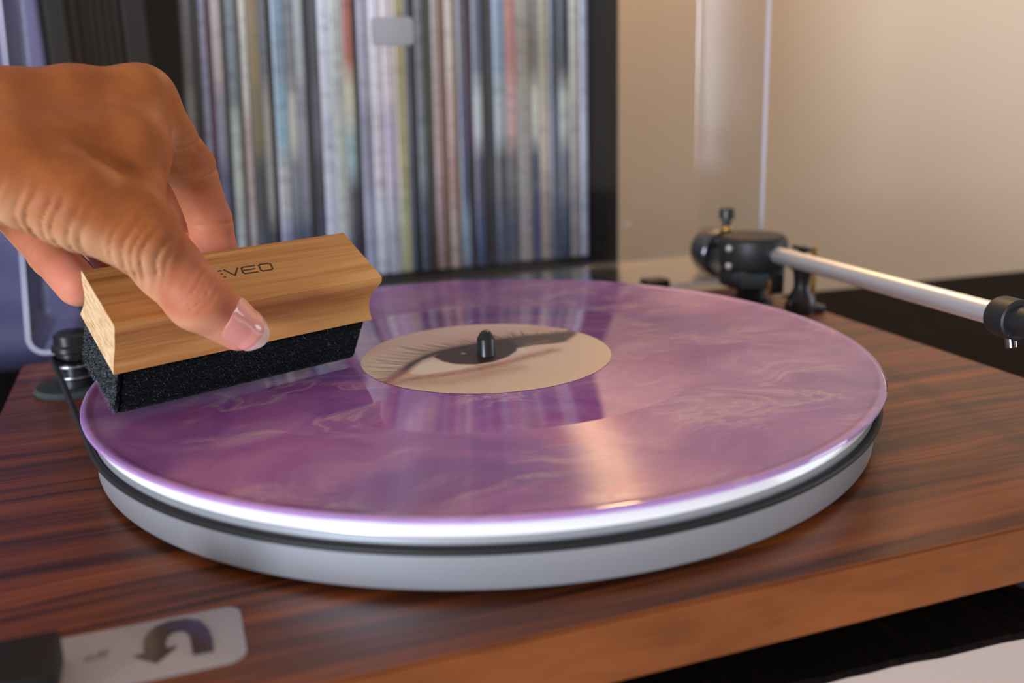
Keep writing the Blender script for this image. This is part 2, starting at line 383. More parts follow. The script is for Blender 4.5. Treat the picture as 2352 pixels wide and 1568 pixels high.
# sleeves: left edge, right edge (mm at mid height), colours from top to bottom (z .15 -> -.035), description; thin dark ones fill the shaded gaps
def L(*a): return [lin(*c) for c in a]
SL = [
 (-96.5,-88.6,[(150,152,160),(190,190,190),(120,122,130),(165,165,172)],'pale grey mottled'),
 (-88.6,-84.6,[(66,60,58)],'dark brown'),
 (-84.6,-79.2,[(150,148,168),(146,146,164)],'lavender grey'),
 (-79.2,-76.2,[(112,72,88),(100,60,74)],'maroon'),
 (-76.2,-69.2,[(196,180,178),(150,146,160),(110,110,140),(92,98,118)],'pink-topped grey'),
 (-69.2,-67.0,[(70,70,74)],'thin charcoal gap-filling'),
 (-67.0,-59.9,[(140,150,155),(196,202,190),(188,194,192)],'pale sage'),
 (-59.9,-58.2,[(110,108,106)],'thin grey gap-filling'),
 (-58.2,-51.8,[(226,224,214),(208,184,182),(198,190,188)],'cream and pink'),
 (-51.8,-44.2,[(160,140,108),(140,130,100),(84,86,90),(88,92,102)],'tan-topped charcoal'),
 (-44.2,-38.0,[(128,132,138),(182,176,166),(172,172,168),(86,90,98)],'mottled grey'),
 (-38.0,-35.8,[(38,44,46)],'thin black gap-filling'),
 (-35.8,-26.8,[(150,176,196),(166,200,216),(206,208,206),(160,160,196)],'light blue'),
 (-26.8,-20.2,[(150,150,160),(218,216,204),(150,154,160),(96,104,124)],'silver-white'),
 (-20.2,-13.4,[(196,200,204),(170,172,184),(150,152,164),(92,100,124)],'pale lilac-grey'),
 (-13.4,-9.8,[(74,72,72)],'dark grey'),
 (-9.8,-3.2,[(96,96,104),(118,116,128),(84,82,94),(74,80,98)],'smoky violet-grey'),
 (-3.2,5.2,[(232,234,244),(222,224,240),(216,220,240)],'bright white'),
 (5.2,13.6,[(210,214,206),(206,210,202),(200,204,204)],'pale grey-green'),
 (13.6,22.2,[(196,126,112),(226,222,196),(170,196,200),(96,94,104),(84,84,98)],'red-topped multicoloured'),
 (22.2,25.0,[(76,74,76)],'thin dark gap-filling'),
 (25.0,33.2,[(182,178,196),(150,150,170),(172,172,200)],'dusty lavender'),
 (33.6,42.0,[(238,232,240),(226,214,220),(214,218,232)],'white'),
 (42.4,51.2,[(228,214,216),(200,184,208),(184,182,200)],'pale lilac'),
 (51.2,60.4,[(178,166,124),(186,174,134),(180,178,140)],'khaki'),
 (60.4,64.0,[(122,132,146),(104,116,138)],'slate blue'),
 (64.0,67.6,[(52,54,56)],'narrow black'),
 (67.6,74.4,[(134,136,140),(140,146,154),(92,98,118)],'steel grey'),
 (74.4,79.8,[(82,78,74),(74,68,64)],'dark olive-brown'),
 (79.8,87.6,[(178,158,150),(182,152,146),(160,134,132)],'dusty rose'),
 (87.6,90.2,[(146,108,74)],'thin tan-brown'),
 (90.2,97.0,[(222,210,196),(206,180,172),(186,150,144),(194,176,172)],'pink-white'),
 (97.0,100.0,[(160,128,106)],'thin tan'),
 (100.0,107.8,[(112,106,118),(96,96,122),(86,92,120),(134,156,176)],'violet-grey'),
 (107.8,111.4,[(96,66,78),(72,54,64)],'plum'),
 (111.4,118.6,[(122,126,144),(196,202,204),(96,88,112),(84,94,130)],'white-topped violet'),
 (118.6,123.2,[(66,64,68)],'dark charcoal'),
 (123.2,128.4,[(98,94,96),(82,80,84),(78,80,90)],'mid grey'),
 (128.4,137.6,[(148,170,190),(176,186,190),(92,92,98),(90,98,120)],'silvery blue'),
 (137.6,147.4,[(206,150,142),(216,176,172),(120,116,116),(92,100,112)],'salmon-topped grey'),
 (147.4,159.2,[(178,168,156),(172,166,160),(168,162,162)],'beige-grey'),
 (159.2,164.2,[(150,146,136),(226,222,206),(88,98,122),(88,92,134)],'cream-patched blue'),
 (164.2,173.4,[(200,190,166),(214,198,184),(182,168,156)],'cream'),
 (173.4,181.6,[(92,96,108),(110,120,140),(98,110,132)],'slate-blue wide'),
 (181.6,190.6,[(74,78,88),(202,204,196),(124,128,138),(84,96,120)],'grey with a white band'),
 (190.6,199.4,[(208,204,188),(190,182,174),(170,164,168)],'warm grey'),
 (199.4,205.8,[(202,204,226),(222,226,250),(212,218,244)],'bluish white'),
]
def mat_spine(i, cols):
    m, nt, b = new_mat('sleeve_%02d' % i, rough=.32, spec=.5); N = NT(nt)
    sep = N.n('ShaderNodeSeparateXYZ', {0: N.obj()})
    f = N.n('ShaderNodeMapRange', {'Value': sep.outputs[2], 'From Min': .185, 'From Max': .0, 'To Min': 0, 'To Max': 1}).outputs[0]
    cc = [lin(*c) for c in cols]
    # printed patches and painted-in sleeve highlights; plain spines darken towards the bottom
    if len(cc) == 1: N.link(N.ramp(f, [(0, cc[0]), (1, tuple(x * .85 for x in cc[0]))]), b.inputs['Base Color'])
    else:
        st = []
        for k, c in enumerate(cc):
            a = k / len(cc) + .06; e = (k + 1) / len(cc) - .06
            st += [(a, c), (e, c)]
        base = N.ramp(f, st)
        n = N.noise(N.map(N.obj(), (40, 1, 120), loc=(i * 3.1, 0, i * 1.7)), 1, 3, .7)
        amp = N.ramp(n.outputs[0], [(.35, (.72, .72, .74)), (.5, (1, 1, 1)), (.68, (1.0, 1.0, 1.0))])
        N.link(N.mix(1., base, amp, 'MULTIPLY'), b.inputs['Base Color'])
    return m
ordn = ['first','second','third','fourth','fifth','sixth','seventh','eighth','ninth','tenth','eleventh','twelfth','thirteenth','fourteenth','fifteenth','sixteenth','seventeenth','eighteenth','nineteenth','twentieth','twenty-first','twenty-second','twenty-third','twenty-fourth','twenty-fifth']
def place_word(i, n):
    if i < n / 2: return ordn[i] + ' from the divider board' if i else 'nearest the divider board'
    k = n - 1 - i
    return ordn[k] + ' from the right-hand board' if k else 'against the right-hand board'
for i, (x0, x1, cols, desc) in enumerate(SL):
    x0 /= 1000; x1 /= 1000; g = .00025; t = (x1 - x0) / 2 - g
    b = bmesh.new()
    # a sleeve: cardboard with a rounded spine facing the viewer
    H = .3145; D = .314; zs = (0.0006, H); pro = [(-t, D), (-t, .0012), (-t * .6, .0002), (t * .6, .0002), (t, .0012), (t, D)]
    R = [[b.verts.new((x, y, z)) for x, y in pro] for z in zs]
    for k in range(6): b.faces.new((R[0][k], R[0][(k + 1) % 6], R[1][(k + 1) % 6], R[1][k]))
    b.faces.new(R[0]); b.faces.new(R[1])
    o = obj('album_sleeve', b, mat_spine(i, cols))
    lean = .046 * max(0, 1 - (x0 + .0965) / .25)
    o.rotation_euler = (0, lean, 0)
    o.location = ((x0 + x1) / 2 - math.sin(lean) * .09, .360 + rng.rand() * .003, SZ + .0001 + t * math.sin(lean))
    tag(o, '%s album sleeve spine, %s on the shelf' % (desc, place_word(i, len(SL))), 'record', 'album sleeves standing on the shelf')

# darker albums in the left compartment
LD = [(-129.5,-134,(44,36,38),'black-brown'),(-134,-139.5,(40,38,40),'near-black'),(-139.5,-144,(72,70,78),'slate'),(-144,-149,(66,48,50),'dark wine'),
      (-149,-152.5,(88,58,54),'rust brown'),(-152.5,-155,(40,32,36),'very dark plum'),(-155,-159.6,(118,80,70),'dull terracotta')]
for i, (x1, x0, c, desc) in enumerate(LD):
    x0 /= 1000; x1 /= 1000; t = (x1 - x0) / 2 - .0003
    o = obj('album_sleeve', box(-t, t, 0, .314, .0005, .3145, .0006, 1), mat_spine(60 + i, [tuple(int(v * .8) for v in c), c, tuple(int(v * .9) for v in c)]))
    o.location = ((x0 + x1) / 2, .362 + rng.rand() * .002, SZ)
    tag(o, '%s album spine in the shaded left compartment, %s of the divider board' % (desc, ordn[i] + ' left'), 'record', 'dark albums left of the divider')

# blue-violet upholstered board behind the left end of the table
def mat_lilac():
    m, nt, b = new_mat('blue_violet_cloth', rough=.85, spec=.2); N = NT(nt); v = N.obj()
    n = N.noise(N.map(v, (8, 1, 14)), 1, 3, .5, .5); n2 = N.noise(v, 700, 2, .5)
    N.link(N.ramp(n.outputs[0], [(.35, lin(76, 74, 112)), (.5, lin(94, 91, 128)), (.68, lin(114, 109, 144))]), b.inputs['Base Color'])
    N.bump(n2.outputs[0], .4, .0006, b); return m
lil = empty('storage_box', (-.344, .372, -.75)); tag(lil, 'tall blue-violet cloth-covered storage box standing behind the table at far left', 'box')
M_lil = mat_lilac()
obj('box_body', box(-.17, .169, -.022, .018, 0, 1.06, .004, 3), M_lil, lil)
obj('lid', box(-.1715, .1705, -.0235, .0185, 1.06, 1.10, .004, 3), M_lil, lil)

# ---------------------------------------------------------------- turntable
ZP = -.0245; PB = -.0431
tt = empty('turntable', (0.019, 0, TZ)); tag(tt, 'belt-drive turntable with walnut plinth, silver platter and open clear dust cover', 'turntable')
def T(name, b, m, parent=None, **k):
    """b is modelled in world coordinates"""
    par = parent or tt
    o = obj(name, b, m, par, **k)
    o.matrix_parent_inverse = Matrix.Translation((-0.019, 0, -TZ)) if par is tt else Matrix.Identity(4)
    return o
# plinth: rounded-corner board
def plinth_mesh():
    P = rounded(-.1905, .2275, -.161, .1625, .004, 5)
    b = shape_prism(P, PB, ZP)
    ed = [e for e in b.edges if abs(e.verts[0].co.z - e.verts[1].co.z) < 1e-6]
    bmesh.ops.bevel(b, geom=ed, offset=.0007, segments=2, affect='EDGES')
    b.normal_update()
    for f in b.faces: f.material_index = 0 if f.normal.z > .5 else 1
    return b
T('plinth', plinth_mesh(), [M_walnut, M_walnut_front], smooth=40)
for x, y in ((-.163, -.132), (.153, -.139), (-.163, .135), (.195, .135), ):
    T('foot', xf(lathe([(0, TZ), (.0165, TZ), (.0185, TZ + .002), (.0175, PB - .004), (.014, PB - .001), (.014, PB), (0, PB)], 40), Matrix.Translation((x, y, 0))), M_switch, smooth=40)
# platter
RP = .1472
pl = T('platter', lathe([(.02, -.0222), (RP - .0012, -.0222), (RP - .0003, -.0219), (RP, -.0213), (RP, -.0067), (.100, -.0067), (.02, -.0067)], 256, True), M_platter, smooth=35)
T('platter_rim', lathe([(.10, -.0066), (RP - .0002, -.0066), (RP + .0001, -.0062), (RP - .0003, -.0048), (RP - .0013, -.0030), (RP - .0027, -.0018), (.10, -.0018)], 256, True), M_rim, pl, smooth=50)['label'] = 'bevelled upper lip, whitened as if catching bright light'
T('spindle', lathe([(.0, -.018), (.0036, -.018), (.0036, .0068), (.0034, .0071), (.0021, .0094), (.0014, .0099), (0, .0100)], 40), M_black, pl, smooth=35)
T('bearing_hub', lathe([(0, ZP - .004), (.018, ZP - .004), (.018, -.0223), (0, -.0223)], 40), M_blackmatt, pl)
# motor pulley and belt
PC = Vector((-.1605, .1045)); PR = .0078; ZB = -.0099
mt = T('motor_pulley', xf(lathe([(0, -.0215), (.0085, -.0215), (.0085, -.0175), (.0062, -.0165), (.0062, -.0125), (.0092, -.0115), (.0092, -.0098), (.0075, -.009), (.0075, -.006), (.0092, -.005), (.0092, -.003), (.0078, -.002), (.0078, .002), (.006, .0032), (0, .0032)], 48), Matrix.Translation((PC.x, PC.y, 0))), M_black, smooth=35)
T('pulley_flange', xf(lathe([(.0079, -.0115), (.0094, -.0115), (.0094, -.0108), (.0079, -.0108)], 48, True), Matrix.Translation((PC.x, PC.y, 0))), M_grooves, mt)
T('pulley_flange', xf(lathe([(.0063, -.0168), (.0088, -.0168), (.0088, -.0161), (.0063, -.0161)], 48, True), Matrix.Translation((PC.x, PC.y, 0))), M_grooves, mt)
T('motor_gasket', xf(lathe([(0, ZP), (.0165, ZP), (.0172, ZP + .0012), (.0160, ZP + .0030), (.0085, ZP + .0034), (0, ZP + .0034)], 48), Matrix.Translation((-.1625, .1065, 0))), M_felt_base, mt, smooth=35)
def belt():
    R1, R2 = RP + .0013, PR + .0012; d = PC.length; phi = math.atan2(PC.y, PC.x); al = math.acos((R1 - R2) / d)
    P = []
    a0, a1 = phi + al, phi - al + 2 * math.pi
    for i in range(181):
        a = a0 + (a1 - a0) * i / 180; P.append((R1 * math.cos(a), R1 * math.sin(a), ZB))
    for i in range(25):
        a = a1 + (2 * al) * i / 24; P.append((PC.x + R2 * math.cos(a), PC.y + R2 * math.sin(a), ZB + .001))
    # straight runs get their own stations so the tube keeps its section
    out = []
    for i, p in enumerate(P):
        q = P[(i + 1) % len(P)]; out.append(p); L_ = (Vector(q) - Vector(p)).length
        if L_ > .02:
            for k in range(1, 8): out.append(tuple(Vector(p).lerp(Vector(q), k / 8)))
    return tube(out, .00125, 12, True)
T('drive_belt', belt(), M_rubber, smooth=True)

# control plate
cp = T('control_plate', shape_prism(rounded(-.1655, -.1078, -.1445, -.1182, .0042), ZP, ZP + .0005), M_plate)
ar = [(-133.5,-133.4),(-131.2,-133.4),(-131.3,-127.4),(-130.4,-124.0),(-128.5,-121.6),(-125.4,-120.2),(-121.0,-120.6),(-117.7,-123.0),(-116.0,-127.6),(-115.3,-132.6),(-115.3,-138.4),(-120.1,-138.2),(-120.3,-133.1),(-120.5,-129.6),(-121.2,-127.1),(-122.4,-125.9),(-124.3,-125.9),(-125.7,-127.4),(-126.2,-130.1),(-126.0,-133.0),(-123.6,-133.0),(-128.3,-138.6)]
b = shape_prism([(x / 1000, y / 1000) for x, y in ar], ZP + .0005, ZP + .0008)
T('arrow_print', b, M_arrow, cp)
def text_mesh(s, size, ext, M):
    cu = bpy.data.curves.new('t', 'FONT'); cu.body = s; cu.size = size; cu.extrude = ext; cu.resolution_u = 3
    o = bpy.data.objects.new('t', cu); C.objects.link(o); dg = bpy.context.evaluated_depsgraph_get()
    me = bpy.data.meshes.new_from_object(o.evaluated_get(dg)); bpy.data.objects.remove(o); me.transform(M); me.materials.clear(); return me
T('lettering', text_mesh('off', .0052, .00008, Matrix.Translation((-.1448, -.1315, ZP + .0006))), M_ink2, cp)
T('power_switch', xf(box(-.0075, .0075, -.010, .010, 0, .0085, .0008, 2), Matrix.Translation((-.1565, -.1385, ZP + .0005))), M_switch, cp, smooth=30)

# dust cover standing open at the back (thin shell: side walls, low rear wall, upright top sheet)
def cover():
    th = .0026; rc = .009; y0, y1 = .165, .2465
    zb, ztop = -.0215, .325
    def section(off):
        # U profile in the X-Z plane, draft outwards towards the bottom
        P = []
        Lx = lambda z: -.1885 + .0130 * (z - zb) / .17 * (1 if z < .16 else .16 / max(z, .16)) + off
        Rx = lambda z: .2385 - .0012 * (z - zb) / .17 - off
        P.append((Lx(ztop), ztop))
        for z in (.2, .1, .0): P.append((Lx(z), z))
        for k in range(7):
            a = math.pi + k * math.pi / 12; P.append((Lx(zb + rc) + rc - off + (rc - off) * math.cos(a), zb + rc + (rc - off) * math.sin(a)))
        for k in range(7):
            a = 1.5 * math.pi + k * math.pi / 12; P.append((Rx(zb + rc) - rc + off + (rc - off) * math.cos(a), zb + rc + (rc - off) * math.sin(a)))
        for z in (0., .1, .2): P.append((Rx(z), z))
        P.append((Rx(ztop), ztop)); return P
    A, B = section(0), section(th)
    b = bmesh.new()
    # corner radius towards the upright sheet
    rings = []
    r = .006
    stations = [(y0, A, B)]
    n = len(A)
    oA = [[b.verts.new((x, y, z)) for x, z in A] for y in (y0, y1 - r)]
    # rounded junction on the outside
    cx, cz = (A[0][0] + A[-1][0]) / 2, .17
    for k in range(1, 6):
        t = k * math.pi / 10; ins = r * (1 - math.cos(t)); yy = y1 - r + r * math.sin(t)
        S = section(ins); oA.append([b.verts.new((x, yy, z)) for x, z in S])
    iA = [[b.verts.new((x, y, z)) for x, z in B] for y in (y0, y1 - r)]
    ri = r - th
    for k in range(1, 6):
        t = k * math.pi / 10; ins = th + ri * (1 - math.cos(t)); yy = y1 - r + ri * math.sin(t)
        S = section(ins); iA.append([b.verts.new((x, yy, z)) for x, z in S])
    for rows, fl in ((oA, 0), (iA, 1)):
        for P, Q in zip(rows, rows[1:]):
            for i in range(n - 1): b.faces.new((P[i], P[i + 1], Q[i + 1], Q[i]))
        # the upright sheet: strips across between mirrored section points
        E_ = rows[-1]; m_ = n // 2
        for i in range(m_ - 1): b.faces.new((E_[i], E_[i + 1], E_[n - 2 - i], E_[n - 1 - i]))
    for i in range(n - 1): b.faces.new((oA[0][i], iA[0][i], iA[0][i + 1], oA[0][i + 1])).material_index = 1
    # top edge closing
    for P, Q, P2, Q2 in ((oA, iA, 0, 0), (oA, iA, n - 1, n - 1)):
        for k in range(len(oA) - 1): b.faces.new((oA[k][P2], oA[k + 1][P2], iA[k + 1][P2], iA[k][P2]))
    b.faces.new((oA[-1][0], oA[-1][n - 1], iA[-1][n - 1], iA[-1][0]))
    return b
dc = T('dust_cover', cover(), [M_acrylic, M_edge], smooth=35)
P = rounded(-.0128, .0128, -.0082, .0082, .0028)
bd = shape_prism(P, 0, .003); 
bmesh.ops.bevel(bd, geom=[e for e in bd.edges if e.verts[0].co.z > .002 and e.verts[1].co.z > .002], offset=.0008, segments=2, affect='EDGES')
xf(bd, Matrix.Translation((.0252, .2438, .1352)) @ Matrix.Rotation(math.pi / 2, 4, 'X'))
T('badge', bd, M_frost, dc, smooth=35)
for x in (-.12, .165):
    T('hinge', xf(box(-.008, .008, -.006, .006, -.0015, .0075, .0015, 2), Matrix.Translation((x, .1700, ZP + .0015))), M_black)

# tonearm
a0 = Vector((.2086, .1148, .0056)); a1 = Vector((.1786, -.0805, .0151)); ad = (a1 - a0).normalized()
ta = T('tonearm', xf(lathe([(0, -.02), (.00455, -.02), (.00455, (a1 - a0).length + .004), (0, (a1 - a0).length + .004)], 40), axis_mat(a0, ad)), M_alu, smooth=40)
pv = Vector((.2032, .1225, 0))
def TA(name, b, m, **k): return T(name, b, m, ta, **k)
TA('bearing_housing', xf(lathe([(0, -.0035), (.0178, -.0035), (.0192, -.0015), (.0197, .010), (.0192, .0132), (.0172, .0152), (.010, .0162), (0, .0162)], 56), Matrix.Translation(pv)), M_blackmatt, smooth=35)
oc = []
for k in range(8):
    a = math.radians(22.5 + 45 * k); oc.append((pv.x + .0195 * math.cos(a), pv.y + .0175 * math.sin(a)))
b = shape_prism(oc, -.0135, -.0036); bmesh.ops.bevel(b, geom=list(b.edges), offset=.001, segments=2, affect='EDGES')
TA('bearing_yoke', b, M_black, smooth=30)
TA('yoke_plate', xf(box(-.0085, .0085, -.0015, .0015, -.004, .004, .0006), Matrix.Translation((pv.x - .0085, pv.y - .0165, -.0082)) @ Matrix.Rotation(math.radians(-14), 4, 'Z')), M_felt_base)
TA('set_screw', xf(lathe([(0, 0), (.0016, 0), (.0016, .009), (0, .009)], 16), Matrix.Translation((pv.x - .0005, pv.y - .0195, -.0165))), M_brass, smooth=35)
TA('screw_boss', xf(box(-.0042, .0042, -.0028, .0028, -.0012, .0105, .0012), Matrix.Translation((pv.x + .0030, pv.y - .0195, -.0145))), M_black)
TA('pivot_post', xf(lathe([(0, ZP), (.0125, ZP), (.0125, ZP + .002), (.0085, ZP + .0035), (.0085, -.0132), (0, -.0132)], 40), Matrix.Translation(pv)), M_blackmatt, smooth=35)
cwc = a0 - ad * .056 + Vector((-.0015, 0, -.0075))
cwl = .026
TA('counterweight', xf(lathe([(0, 0), (.0132, 0), (.0152, .0014), (.0156, .003), (.0156, cwl - .003), (.0146, cwl - .0008), (.0130, cwl), (0, cwl)], 56), axis_mat(cwc, -ad)), M_steel, smooth=35)
TA('counterweight_ring', xf(lathe([(.0135, -.0022), (.0150, -.0022), (.0150, .0008), (.0135, .0008)], 56, True), axis_mat(cwc, -ad)), M_black, smooth=35)
TA('rear_stub', xf(lathe([(0, 0), (.0055, 0), (.0055, .066), (0, .066)], 28), axis_mat(a0 - ad * .016, -ad)), M_blackmatt, smooth=35)
kp = a0 - ad * .050
TA('anti_skate_knob', xf(lathe([(0, .0), (.0026, 0), (.0026, .004), (.0044, .0048), (.0048, .0052), (.0046, .0105), (.0036, .0112), (0, .0112)], 24), Matrix.Translation((kp.x - .0075, kp.y - .004, .0148))), M_black, smooth=35)
TA('knob_stem', xf(lathe([(0, 0), (.0030, 0), (.0034, .0016), (.0030, .0034), (0, .0036)], 20), Matrix.Translation((kp.x - .0075, kp.y - .004, .0118))), M_brass, smooth=True)
for dz in (.0035, -.0065):
    TA('side_screw', xf(lathe([(0, 0), (.0019, 0), (.0019, .0012), (.0012, .0020), (0, .0022)], 18), axis_mat((pv.x - .0190, pv.y - .0058, .0062 + dz), (-.93, -.36, 0))), M_alu, smooth=35)
# cue lever, lift and rest beside the pivot
cb = Vector((.2143, .090, 0))
TA('cue_lift', xf(lathe([(0, ZP), (.0078, ZP), (.0082, ZP + .0045), (.0072, ZP + .0085), (.0052, ZP + .0120), (.0042, ZP + .0145), (.0046, -.0040), (.0052, -.0010), (.0080, .0012), (.0080, .0018), (0, .0018)], 32), Matrix.Translation(cb)), M_black, smooth=35)
TA('rest_arm', xf(lathe([(0, 0), (.0048, 0), (.0062, .0012), (.0060, .0022), (0, .0030)], 28), Matrix.Translation((.2150, .092, .0098)) @ Matrix.Rotation(math.radians(12), 4, 'Y')), M_black, smooth=35)
TA('rest_post', xf(lathe([(0, .0), (.0022, 0), (.0022, .013), (0, .013)], 16), Matrix.Translation((.2165, .094, -.001))), M_black, smooth=35)
TA('brass_rod', tube([(.2222, .090, -.026), (.2220, .090, .0118)], .00135, 14), M_brass, smooth=35)
TA('lift_base', box(.2085, .2262, .083, .098, ZP, ZP + .0042, .0012), M_black, smooth=30)
# headshell clamp at the near end
cs = axis_mat(a1 + ad * .0005, ad)
cl = TA('headshell_clamp', xf(lathe([(0, 0), (.0062, 0), (.0073, .0010), (.0077, .0025), (.0077, .0115), (.0070, .0120), (.0056, .0120), (.0056, .0350), (0, .0350)], 48), cs), M_blackmatt, smooth=35)
TA('clamp_screw', xf(lathe([(0, 0), (.0021, 0), (.0021, .0045), (.0014, .005), (0, .005)], 20), axis_mat(a1 + ad * .0080 + Vector((0, 0, -.0065)), (0, -.25, -1))), M_steel, smooth=35)
TA('headshell', xf(box(-.0095, .0095, -.0030, .0030, .030, .062, .0015), cs), M_blackmatt, smooth=30)
TA('cartridge', xf(box(-.0070, .0070, -.0160, -.0030, .034, .054, .0012), cs), M_black, smooth=30)

# ---------------------------------------------------------------- the record
RR = .1505
rec = obj('vinyl_record', lathe([(.0037, -.0018), (.1490, -.0018), (.1500, -.0016), (RR, -.0012), (RR, -.0009), (.15015, -.0004), (.1495, -.0001), (.1486, .0), (.1478, -.00008), (.1464, -.0005), (.1455, -.00055), (.0870, -.00055), (.0860, -.00045), (.0520, -.0004), (.0500, -.0001), (.0037, -.0001)], 360, True), M_vinyl, smooth=30)
tag(rec, 'marbled purple vinyl record with an eye-picture label lying on the platter', 'record')
# label print, painted on a dense polar mesh
EY = {
 'lidtop':[(-45.8,-19.7),(-39.2,-8.5),(-32.2,1.6),(-23.8,9.8),(-16.0,14.6),(-7.5,17.2),(1.4,18.6),(10.8,21.0),(18.3,20.9),(25.5,21.1),(34.1,20.1),(42.8,19.3),(47.1,18.0)],
 'lidbot':[(45.4,14.0),(36.5,4.2),(30.5,3.7),(22.3,4.9),(14.9,3.4),(6.5,8.4),(-1.4,9.9),(-9.5,10.5),(-17.8,8.1),(-25.7,2.6),(-33.4,-7.4),(-39.9,-15.4),(-45.0,-20.9)],
 'iris':[(-20.5,6.2),(-14.6,11.8),(-5.1,16.0),(9.1,16.0),(15.1,8.7),(13.6,0.7),(6.9,-6.6),(-1.1,-10.9),(-8.2,-11.5),(-14.9,-7.8),(-18.6,-2.3)],
 'sclera':[(-35.1,-12.2),(-29.4,-3.6),(-21.5,2.6),(-18.7,-2.7),(-15.2,-8.8),(-8.1,-13.0),(-14.5,-15.2),(-22.5,-16.1),(-30.6,-16.1)],
 'inner':[(14.6,3.5),(17.8,2.0),(15.1,-5.2),(12.7,-2.0)],
 'lower':[(-43.9,-22.3),(-35.4,-19.2),(-23.4,-19.4),(-10.3,-18.1),(1.3,-14.9),(13.9,-9.8),(26.8,-5.4)],
 'shade':[(-34.8,-24.7),(-23.4,-28.2),(-10.1,-25.5),(3.8,-22.7)],
 'outer':[(-45.8,-19.7),(-40.8,-15.0),(-35.2,-10.3)]}
def eye_label():
    nr, na = 170, 720
    rr = np.linspace(.0036, .0499, nr); aa = np.linspace(0, 2 * np.pi, na, endpoint=False)
    R_, A_ = np.meshgrid(rr, aa, indexing='ij')
    X = (R_ * np.cos(A_)).ravel(); Y = (R_ * np.sin(A_)).ravel()
    me = bpy.data.meshes.new('label')
    idx = np.arange(nr * na).reshape(nr, na); nx = np.roll(idx, -1, 1)
    F = np.stack([idx[:-1], idx[1:], nx[1:], nx[:-1]], -1).reshape(-1, 4)
    me.from_pydata(np.stack([X, Y, np.full_like(X, .00005)], 1).tolist(), [], F.tolist())
    x, y = X * 1000, Y * 1000
    def inpoly(P):
        c = np.zeros(len(x), bool); n = len(P)
        for i in range(n):
            (x1, y1), (x2, y2) = P[i], P[(i + 1) % n]
            if y1 == y2: continue
            t = ((y1 > y) != (y2 > y)) & (x < (x2 - x1) * (y - y1) / (y2 - y1) + x1); c ^= t
        return c
    def dseg(P, closed=False):
        d = np.full(len(x), 1e9); n = len(P)
        for i in range(n if closed else n - 1):
            (x1, y1), (x2, y2) = P[i], P[(i + 1) % n]; dx, dy = x2 - x1, y2 - y1
            t = np.clip(((x - x1) * dx + (y - y1) * dy) / (dx * dx + dy * dy + 1e-9), 0, 1)
            d = np.minimum(d, np.hypot(x - x1 - t * dx, y - y1 - t * dy))
        return d
    def sd(P): d = dseg(P, True); return np.where(inpoly(P), -d, d)
    def sm(e0, e1, v): t = np.clip((v - e0) / (e1 - e0), 0, 1); return t * t * (3 - 2 * t)
    col = np.tile(np.array(lin(226, 200, 188)), (len(x), 1))
    def over(c, a):
        nonlocal col
        a = np.clip(a, 0, 1)[:, None]; col = col * (1 - a) + np.array(lin(*c)) * a
    over((236, 208, 174), sm(20, 52, np.hypot(x, y)) * .55 * (y < 30))
    over((200, 160, 152), np.exp(-((y - 27) / 13) ** 2) * .55)
    over((222, 196, 178), np.exp(-((y + 38) / 12) ** 2) * .5)
    over((176, 122, 102), np.exp(-(dseg(EY['shade']) / 5.5) ** 2) * .5)
    over((164, 104, 94), np.exp(-(dseg(EY['lower']) / 3.2) ** 2) * .7)
    for _ in range(70):                                   # fine creases of the lower lid
        t = rng.rand(); k = t * (len(EY['lower']) - 1); i = min(int(k), len(EY['lower']) - 2); f = k - i
        p = np.array(EY['lower'][i]) * (1 - f) + np.array(EY['lower'][i + 1]) * f + rng.randn(2) * (2.0, 1.4)
        d = dseg([tuple(p), tuple(p + rng.randn(2) * (1.8, 1.0))]); over((150, 92, 86) if rng.rand() < .6 else (224, 192, 178), np.exp(-(d / .45) ** 2) * .4)
    over((190, 112, 92), np.exp(-(dseg(EY['outer']) / 3.4) ** 2) * .7)
    over((234, 220, 204), sm(.6, -.6, sd(EY['sclera'])))
    over((196, 150, 132), np.exp(-(sd(EY['sclera']) / .7) ** 2) * .3)
    d = sd(EY['lidtop'] + EY['lidbot'])
    over((58, 46, 48), sm(1.6, -1.8, d) * np.where(x > 16, .93, 1.) * sm(-48, -34, x))
    over((160, 96, 84), sm(1.2, -1.0, d) * sm(-33, -42, x) * .8)
    over((46, 36, 38), sm(.8, -.8, sd(EY['iris'])))
    over((70, 52, 50), sm(0, -4, sd(EY['iris'])) * sm(4, 12, np.hypot(x + 2, y - 3)) * .6)
    over((226, 214, 208), sm(.5, -.5, sd(EY['inner'])))
    over((214, 176, 160), np.exp(-((x + 8) ** 2 + (y - 5.5) ** 2) / .8))
    # upper lashes
    top = EY['lidtop']
    for j in range(84):
        t = (j + rng.rand() * .5) / 84; k = t * (len(top) - 1); i = min(int(k), len(top) - 2); f = k - i
        p = np.array(top[i]) * (1 - f) + np.array(top[i + 1]) * f
        ln = (9 + 9 * math.exp(-((t - .25) / .2) ** 2)) * (.6 + .6 * rng.rand()) * (1 if t < .75 else .45)
        an = math.radians(168 - 95 * t + rng.randn() * 7); bend = -.5
        P_ = [tuple(p)]
        for q in range(5):
            p = p + np.array([math.cos(an), math.sin(an)]) * ln / 5; an += bend / 5; P_.append(tuple(p))
        d = dseg(P_); d0 = np.hypot(x - P_[0][0], y - P_[0][1])
        over((62, 42, 46), np.exp(-(d / .38) ** 2) * .9 * np.clip(1.25 - d0 / ln, .2, 1))
    for q in range(26):                                   # faded print on the dark wing
        cx, cy = 19 + 12.5 * q / 26, 6.9 + 2.6 * q / 26 + rng.randn() * .3
        over((176, 150, 128), np.exp(-((x - cx) / .28) ** 2 - ((y - cy) / .8) ** 2) * (rng.rand() > .25) * .6)
    g = rng.rand(len(x), 1) * .06 - .03; col = np.clip(col + g * col, 0, 1)
